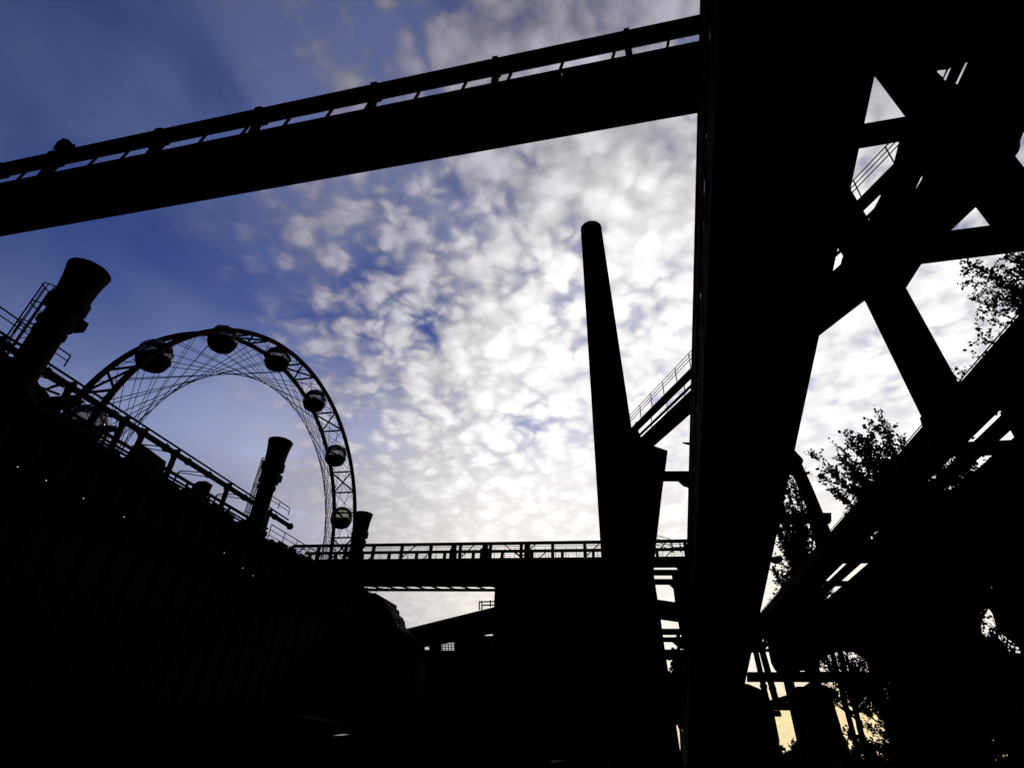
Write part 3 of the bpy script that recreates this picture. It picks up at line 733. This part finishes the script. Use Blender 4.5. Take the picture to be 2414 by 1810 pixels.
b2 = plate_thing('grated_platform', [(966, 1500), (1020, 1490), (1068, 1508), (1160, 1508), (1160, 1560), (1070, 1560), (1072, 1512), (1020, 1514), (1018, 1534), (1012, 1534), (1012, 1512)], YM + 10, .5, 'dark platform with grating bars glimpsed low under the belt', 'platform', part='frame')
for i in range(6): MB().tube(atY(1004 + i * 1.5, 1513 + i * 4, YM + 10), atY(1072, 1513 + i * 4, YM + 10), .04, n=4).build('bar', K['steel'], b2)
for i in range(5): MB().tube(atY(1042 + i * 7, 1508, YM + 10.1), atY(1044 + i * 7, 1536, YM + 10.1), .04, n=4).build('bar', K['steel'], b2)
MB().plate(C([(1020, 1505), (1038, 1505), (1040, 1540), (1018, 1540)], YM + 10.6), (), (0, .3, 0)).build('column', K['steel'], b2)
MB().plate(C([(962, 1530), (1012, 1508), (1012, 1516), (975, 1534)], YM + 9.8), (), (0, .3, 0)).build('brace', K['steel'], b2)

# ================================================================== pipe rack on the right and the shed below it
ZR = 8.4
def pipe_rack():
    h = ZR - EYE.z
    t = thing('pipe_rack', (9., 24., 0), 'long horizontal rack of parallel girders and pipes running back on the right', 'pipe rack')
    Y0, Y1 = 3.0, 42.
    def strip(name, r0, r1, th, k0=.012, k1=.022, y0=Y0, y1=Y1, z=0., m='steel'):
        c = []
        for zz in (ZR + z, ZR + z + th):
            for (r, k), y in (((r0, k0), y0), ((r1, k1), y0), ((r1, k1), y1), ((r0, k0), y1)):
                c.append((r * h + k * (y - 2.4 * h), y, zz))
        return MB().hull8(c).build(name, K[m], t)
    strip('edge_girder', 1.148, 1.214, .4, .012, .028)
    strip('girder', 1.234, 1.292, .12, .028, .028); strip('girder', 1.336, 1.392, .12, .028, .028)
    strip('deck_plate', 1.455, 2.0, .1, .028, .02)
    for r_ in (1.263, 1.364):
        q = MB(); q.tube((r_ * (h + .27) + .028 * (Y0 - 2.4 * h), Y0, ZR + .27), (r_ * (h + .27) + .028 * (Y1 - 2.4 * h), Y1, ZR + .27), .14, n=10); q.build('pipe', K['steel'], t, True)
    q = MB(); q.tube((1.148 * h + .012 * (Y0 - 2.4 * h) + .02, Y0, ZR + .46), (1.148 * h + .012 * (Y1 - 2.4 * h) + .02, Y1, ZR + .46), .014, n=5); q.build('cable', K['steel'], t)
    for y, w in ((6., .5), (10.2, .5), (14.4, .5), (YF + 5.35, .45), (23.4, 2.6), (32.4, .5), (28.4, .3), (36.6, .4), (40.5, .5)):
        MB().box((1.16 * h, y - w / 2, ZR - .18), (2.02 * h, y + w / 2, ZR - .004)).build('cross_beam', K['steel'], t)
    for y, x in ((22.3, 8.0), (22.3, 12.6), (36.3, 8.4), (36.3, 12.8), (5.2, 8.0), (5.2, 12.6)):
        if x == 8.0 and y == 22.3: continue
        MB().box((x, y - .18, 0), (x + .36, y + .18, ZR - .2)).build('post', K['steel'], t)
    for px in ([(1862, 1060), (1873, 1060), (1880, 1068), (1892, 1080), (1894, 1086), (1891, 1094), (1916, 1149), (1952, 1236), (1975, 1290), (1930, 1290), (1903, 1182), (1890, 1153), (1874, 1116), (1860, 1110), (1846, 1110)],
               [(1815, 1212), (1850, 1211), (1880, 1208), (1960, 1208), (1960, 1229), (1815, 1228)]):
        MB().plate(C(px, 22.2), (), (0, .3, 0)).build('brace', K['steel'], t)
    for px in ([(1740, 1443), (1960, 1444), (1960, 1459), (1740, 1458)], [(1740, 1466), (1864, 1467), (1866, 1470), (1905, 1466), (1960, 1468), (1960, 1500), (1740, 1502)],
               [(1740, 1530), (1840, 1527), (1840, 1533), (1740, 1538)]):
        MB().plate(C(px, 36.4), (), (0, .3, 0)).build('portal_beam', K['steel'], t)
    for a, b_ in (((1764, 1540), (1800, 1500)), ((1797, 1530), (1822, 1505)), ((1780, 1500), (1792, 1535)), ((1806, 1498), (1800, 1530))):
        MB().beam(atY(*a, 36.5), atY(*b_, 36.5), .16, .2, up=(0, 1, 0)).build('portal_brace', K['steel'], t)
    # twin post with rungs that carries the near bay
    for x0 in (1994, 2014):
        MB().beam(atY(x0 - .26 * 200, 1463, 22.3), atY(x0 + .26 * 110, 1773, 22.3), .13, .13, up=(0, 1, 0)).build('twin_post', K['steel'], t)
    for y in (1624, 1678, 1735): MB().beam(atY(1980 + .26 * (y - 1624), y, 22.3), atY(2004 + .26 * (y - 1624), y + 1, 22.3), .1, .12).build('rung', K['steel'], t)
pipe_rack()

def shed():
    Y = 27.
    t = thing('open_shed', (15, Y, 0), 'dark open fronted shed under the pipe rack with leafy gaps', 'shed')
    MB().plate(C([(1800, 1452), (1905, 1478), (2040, 1400), (2120, 1330), (2220, 1292), (2300, 1290), (2900, 1010), (2900, 1584), (1838, 1584), (1829, 1574), (1822, 1560), (1817, 1540), (1814, 1520)], Y),
               [C(h, Y) for h in ([(2290, 1412), (2328, 1411), (2350, 1442), (2364, 1484), (2416, 1524), (2418, 1541), (2370, 1534), (2325, 1512), (2304, 1470), (2262, 1430), (2264, 1412)],
                                  [(2300, 1384), (2308, 1352), (2330, 1322), (2348, 1352), (2350, 1385)],
                                  [(1924, 1582), (1936, 1550), (1985, 1531), (2020, 1535), (2042, 1548), (2062, 1568), (2056, 1583)],
                                  [(1886, 1579), (1902, 1578), (1901, 1582), (1886, 1582)], [(2226, 1383), (2262, 1382), (2262, 1385), (2226, 1385)])], (0, .35, 0)).build('front_wall', K['rust'], t)
    MB().plate(C([(1764, 1583), (2900, 1588), (2900, 1608), (1764, 1605)], Y - .36), (), (0, .34, 0)).build('lintel', K['steel'], t)
    for px_ in (2480, 2860): MB().box((atY(px_, 1700, Y).x, Y, 0), (atY(px_, 1700, Y).x + .35, Y + .35, atY(px_, 1600, Y).z)).build('post', K['steel'], t)
    MB().box((atY(1905, 1478, Y).x + 4, Y + .36, 9.0), (34, Y + 4, 9.2)).build('roof', K['steel'], t)
    for x in (atY(1790, 1790, Y).x,): MB().box((x - .5, Y, 0), (x - .2, Y + .3, atY(1770, 1583, Y).z)).build('post', K['steel'], t)
shed()

def small_plant():
    Y = 33.
    t = thing('sampling_kiosk', atY(1935, 1790, Y), 'box shaped kiosk on the ground seen under the shed lintel', 'kiosk')
    MB().plate(C([(1879, 1617), (1953, 1617), (1958, 1634), (1981, 1706), (2002, 1790), (1915, 1790), (1902, 1711), (1884, 1643)], Y), (), (0, .7, 0)).build('casing', K['steel'], t)
    MB().lathe([(.02, -.25), (.24, -.2), (.24, .2), (.02, .25)], atY(1960, 1634, Y), 12, axis=(0, 1, 0)).build('fan_motor', K['steel'], t)
    MB().plate(C([(1922, 1606), (1934, 1606), (1936, 1618), (1924, 1618)], Y + .2), (), (0, .3, 0)).build('duct', K['steel'], t)
    MB().plate(C([(1834, 1652), (1852, 1640), (1879, 1625), (1896, 1618), (1912, 1606), (1925, 1606), (1924, 1622), (1882, 1640), (1824, 1656)], Y + .1), (), (0, .4, 0)).build('feed_chute', K['steel'], t)
    for k, (a, b_, w) in enumerate((((1786, 1555), (1803, 1630), .26), ((1804, 1560), (1826, 1640), .3), ((1851, 1600), (1878, 1720), .2))):
        p = thing('pipe_post', atY(*b_, Y + 3.8), ['leftmost raked post left of the kiosk', 'thick raked post second from the gallery edge', 'slim post just left of the kiosk with a chute joint'][k], 'post', 'posts beside the kiosk')
        dirn = (b_[0] - a[0]) / (b_[1] - a[1])
        MB().beam(atY(a[0] - dirn * 60, a[1] - 60, Y + 3.8), atY(b_[0] + dirn * 20, b_[1] + 20, Y + 3.8) if k < 2 else atY(b_[0] + dirn * 75, b_[1] + 75, Y + 3.8), w, w, up=(0, 1, 0)).build('shaft', K['steel'], p)
        MB().lathe([(.17, -.2), (.17, .2)], atY(a[0] + dirn * 62, a[1] + 62, Y + 3.8), 10, axis=(0, 1, 0)).build('joint', K['steel'], p)
    pb = thing('pipe_bundle', atY(1830, 1660, Y), 'short bundle of sloping and level pipes left of the kiosk', 'pipes')
    for a, b_, r_ in (((1812, 1656), (1883, 1634), .09), ((1818, 1664), (1886, 1664), .17), ((1815, 1681), (1840, 1681), .13), ((1824, 1654), (1886, 1648), .06), ((1842, 1650), (1840, 1662), .05)):
        MB().tube(atY(*a, Y - .3), atY(*b_, Y - .3), r_, n=8).build('pipe', K['steel'], pb)
    b = MB().plate(C([(1766, 1612), (1796, 1625), (1812, 1640), (1822, 1665), (1838, 1745), (1834, 1800), (1700, 1800), (1700, 1600)], Y + 3), (), (0, 1.5, 0))
    g = thing('pump_house', atY(1770, 1790, Y + 3), 'small dark pump house under the foot of the gallery', 'pump house'); b.build('wall', K['brick'], g)
small_plant()

def gallery_lamp():
    Y = 21.; t = thing('gallery_lamp', atY(1800, 1318, Y), 'flat lamp head on a short arm sticking out of the gallery right edge', 'lamp')
    MB().tube(atY(1788, 1318, Y), atY(1822, 1316, Y), .04, n=8).build('arm', K['steel'], t)
    MB().plate(C([(1815, 1313), (1838, 1309), (1845, 1312), (1846, 1318), (1840, 1324), (1832, 1325), (1816, 1319)], Y - .12), (), (0, .24, 0)).build('lamp_head', K['steel'], t)
    MB().plate(C([(1826, 1323), (1840, 1320), (1842, 1322), (1832, 1326)], Y - .1), (), (0, .2, 0)).build('lens', K['cream'], t)
gallery_lamp()

# ================================================================== trees and bushes
def tree(name, base, cz, rad, label, cat='tree', nb=46, tw=13, lf=9, leaf=.2, up=.7, group=None, seed=1, trunk=.3):
    rnd = random.Random(seed); base = Vector(base); cen = Vector(cz); t = thing(name, base, label, cat, group)
    tr = MB(); pts = [base]; top = cen + Vector((0, 0, rad[2] * .55)); n = 7
    for i in range(1, n + 1):
        p = lerp(base, top, i / n); pts.append(p + Vector((rnd.uniform(-1, 1), rnd.uniform(-1, 1), 0)) * rad[0] * .05)
    for i in range(n): tr.tube(pts[i], pts[i + 1], lerp(trunk, .05, i / n), lerp(trunk, .05, (i + 1) / n), n=8, cap=False)
    cr = MB(); leaves = MB()
    # a few off-centre lobes give the crown an uneven outline
    lobes = [(Vector((rnd.uniform(-.55, .55) * rad[0], rnd.uniform(-.5, .5) * rad[1], rnd.uniform(-.65, .7) * rad[2])), rnd.uniform(.38, .62)) for _ in range(7)]
    for b in range(nb):
        lc, ls = lobes[b % 7]
        while True:
            v = Vector((rnd.uniform(-1, 1), rnd.uniform(-1, 1), rnd.uniform(-1, 1)))
            if v.length < 1 and v.length > .3: break
        end = cen + lc + Vector((v.x * rad[0], v.y * rad[1], v.z * rad[2])) * ls
        hgt = min(max((end.z - base.z) * .62, 0), (top.z - base.z) * .96); f = hgt / (top.z - base.z); st = lerp(base, top, f)
        mid = lerp(st, end, .55) + Vector((0, 0, -.06 * (end - st).length))
        ln = (end - st).length
        cr.tube(st, mid, 0.015 * ln ** .6 + .015, .03, n=5, cap=False); cr.tube(mid, end, .03, .008, n=5, cap=False)
        for k in range(tw):
            u = rnd.uniform(.35, 1.); p = lerp(st, mid, u / .55) if u < .55 else lerp(mid, end, (u - .55) / .45)
            dr = ((end - st).normalized() * .5 + Vector((rnd.gauss(0, .55), rnd.gauss(0, .55), rnd.gauss(up, .4)))).normalized()
            tl = rnd.uniform(.35, .95) * (rad[0] / 5.) ** .5
            e = p + dr * tl; cr.tube(p, e, .014, .006, n=4, cap=False)
            for q in range(lf):
                c = lerp(p, e, (q + rnd.random()) / lf * 1.05)
                c = c + Vector((rnd.gauss(0, .045), rnd.gauss(0, .045), rnd.gauss(0, .045))); ld = (dr * .6 + Vector((rnd.gauss(0, .8), rnd.gauss(0, .8), rnd.gauss(0, .6)))).normalized()
                sd = ld.cross(Vector((rnd.gauss(0, 1), rnd.gauss(0, 1), rnd.gauss(0, 1)))).normalized()
                L = leaf * rnd.uniform(.6, 1.25); w_ = L * .36
                leaves.add([c, c + ld * L * .45 + sd * w_, c + ld * L, c + ld * L * .45 - sd * w_], [(0, 1, 2, 3)])
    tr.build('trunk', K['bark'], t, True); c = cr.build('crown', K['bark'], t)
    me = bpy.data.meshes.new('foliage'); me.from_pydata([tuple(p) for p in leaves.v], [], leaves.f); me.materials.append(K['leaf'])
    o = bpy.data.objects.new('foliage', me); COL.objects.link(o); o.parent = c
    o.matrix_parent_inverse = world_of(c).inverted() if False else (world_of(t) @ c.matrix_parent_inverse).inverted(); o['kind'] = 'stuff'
    return t
def on(px, py, Y): return atY(px, py, Y)
c = on(2170, 1225, 34); tree('leafy_tree', (c.x + .5, 34, 0), c, (6.6, 5, 5.2), 'tall leafy tree behind the pipe rack with upswept twigs against the brightest sky', nb=230, tw=24, lf=14, leaf=.21, up=.5, seed=3)
c = on(1905, 1290, 37); tree('leafy_tree', (atY(1945, 1780, 37).x, 37, 0), c, (3.4, 2.6, 4.8), 'slim leafy tree beside the gallery edge behind the flat lamp head', nb=84, tw=20, lf=11, leaf=.19, up=.6, seed=8)
c = on(2600, 690, 16); tree('leafy_tree', (c.x + 1, 16, 0), c, (4.6, 3.6, 4.6), 'leafy branches reaching in at the right edge beside the tower', nb=190, tw=26, lf=13, leaf=.135, up=.1, seed=5)
c = on(2375, 1615, 31); tree('leafy_tree', (c.x + 1.5, 31, 0), c, (5.0, 3, 4.2), 'dense low tree seen through the gap in the right shed wall', nb=30, tw=18, lf=11, leaf=.15, up=.4, seed=11)
c = on(1985, 1558, 38); tree('leafy_tree', (c.x, 38, 0), c, (3.4, 2.2, 1.25), 'round bushy tree seen just above the shed lintel', nb=36, tw=16, lf=10, leaf=.15, trunk=.12, up=.5, seed=14)
c = on(2125, 1690, 34); tree('bush', (c.x, 34, 0), c, (2.6, 2., 2.6), 'dense bush right of the twin post under the shed lintel', 'bush', nb=44, tw=16, lf=11, leaf=.16, up=.5, seed=17)
for i, (px, py, lab) in enumerate(((2175, 1690, 'thick dark bush below the right end of the shed lintel'), (2275, 1680, 'broad dark bush in the lower right, left of the rightmost one'), (2385, 1670, 'rightmost dark bush at the lower right image edge'), (2230, 1740, 'low bush in front of the lower right bush row'))):
    c = on(px, py, 30 + i); tree('bush', (c.x, 30 + i, 0), c, (2.3, 1.8, 3.0), lab, 'bush', nb=130, tw=22, lf=12, leaf=.17, up=.4, group='bushes along the lower right', seed=50 + i, trunk=.14)
c = on(1592, 1604, 72); tree('pine_tree', (c.x, 72, 0), c, (1.5, 1.5, 4.6), 'far slender tree in the narrow gap left of the gallery', nb=46, tw=12, lf=9, leaf=.4, up=.8, seed=21, trunk=.2)
hl = ['low hedge bush far behind the raked posts', 'low hedge bush between post and kiosk', 'low hedge bush right behind the kiosk', 'low hedge bush behind the twin post', 'scrubby bush at the foot of the pump house']
for i, (px, py) in enumerate(((1838, 1756), (1893, 1748), (1990, 1735), (2035, 1742), (1800, 1765))):
    c = on(px, py, 58); tree('bush', (c.x, 58, 0), (c.x, 58, c.z * .55), (1.9, 1.4, c.z * .42), hl[i], 'bush', nb=24, tw=16, lf=10, leaf=.2, up=.6, group='hedge bushes in the distance', seed=30 + i, trunk=.08)

# ================================================================== small things at the battery
LN = ['first from the left edge', 'second from the left edge', 'third from the left edge', 'fourth from the left edge']
def bulkhead(p, label):
    t = thing('wall_lamp', p, label, 'lamp', 'lamps along the battery face')
    MB().lathe([(.09, -.04), (.1, .02), (.07, .05)], p, 12, axis=(1, 0, 0)).build('lamp_body', K['steel'], t)
    MB().lathe([(.022, .05), (.02, .07), (.01, .085)], p, 12, axis=(1, -.25, -.2)).build('lens', K['lamp'], t)
for i, px in enumerate(((40, 1100), (107, 1132), (195, 1174), (291, 1218))):
    bulkhead(atX(*px, XB + 1.1), 'tiny lit lamp on the dark battery face, ' + LN[i])
for i, px in enumerate(((527, 1302), (571, 1338), (595, 1356))):
    bulkhead(atX(*px, XB + 1.1), ['tiny lit lamp below the middle stack on the battery face', 'tiny lit lamp lower right of the middle stack', 'lowest tiny lit lamp near the far end of the battery'][i])
def booth():  # added box that carries a mirror sheet to make a bright patch
    X = -12.; p = atX(795, 1731, X)
    t = thing('mirror_booth', (p.x - .3, p.y, 0), 'low dark added booth with one mirror pane tilted to bright sky at the foot of the battery', 'booth')
    z0 = 0; zt = p.z + .12
    q = [atX(778, 1725, X), atX(793, 1725, X), atX(808, 1736, X), atX(793, 1736, X)]
    y0, y1 = min(v.y for v in q) - .5, max(v.y for v in q) + .6; zl = min(v.z for v in q)
    MB().hull8([(X - 1.6, y0, 0), (X + .12, y0, 0), (X + .12, y1, 0), (X - 1.6, y1, 0), (X - 1.6, y0, zt + .5), (X - .25, y0, zt + .3), (X - .25, y1, zt + .3), (X - 1.6, y1, zt + .5)]).build('body', K['steel'], t)
    n = (ray(1250, 950) - ray(795, 1731)).normalized()
    pts = [v + Vector((.22, 0, 0)) for v in q]; cc = sum(pts, Vector()) / 4
    pts = [v - n * (v - cc).dot(n) for v in pts]
    MB().plate(pts, (), -n * .03).build('pane', K['shiny'], t)  # metal mirror sheet, angled to reflect the open sky
booth()
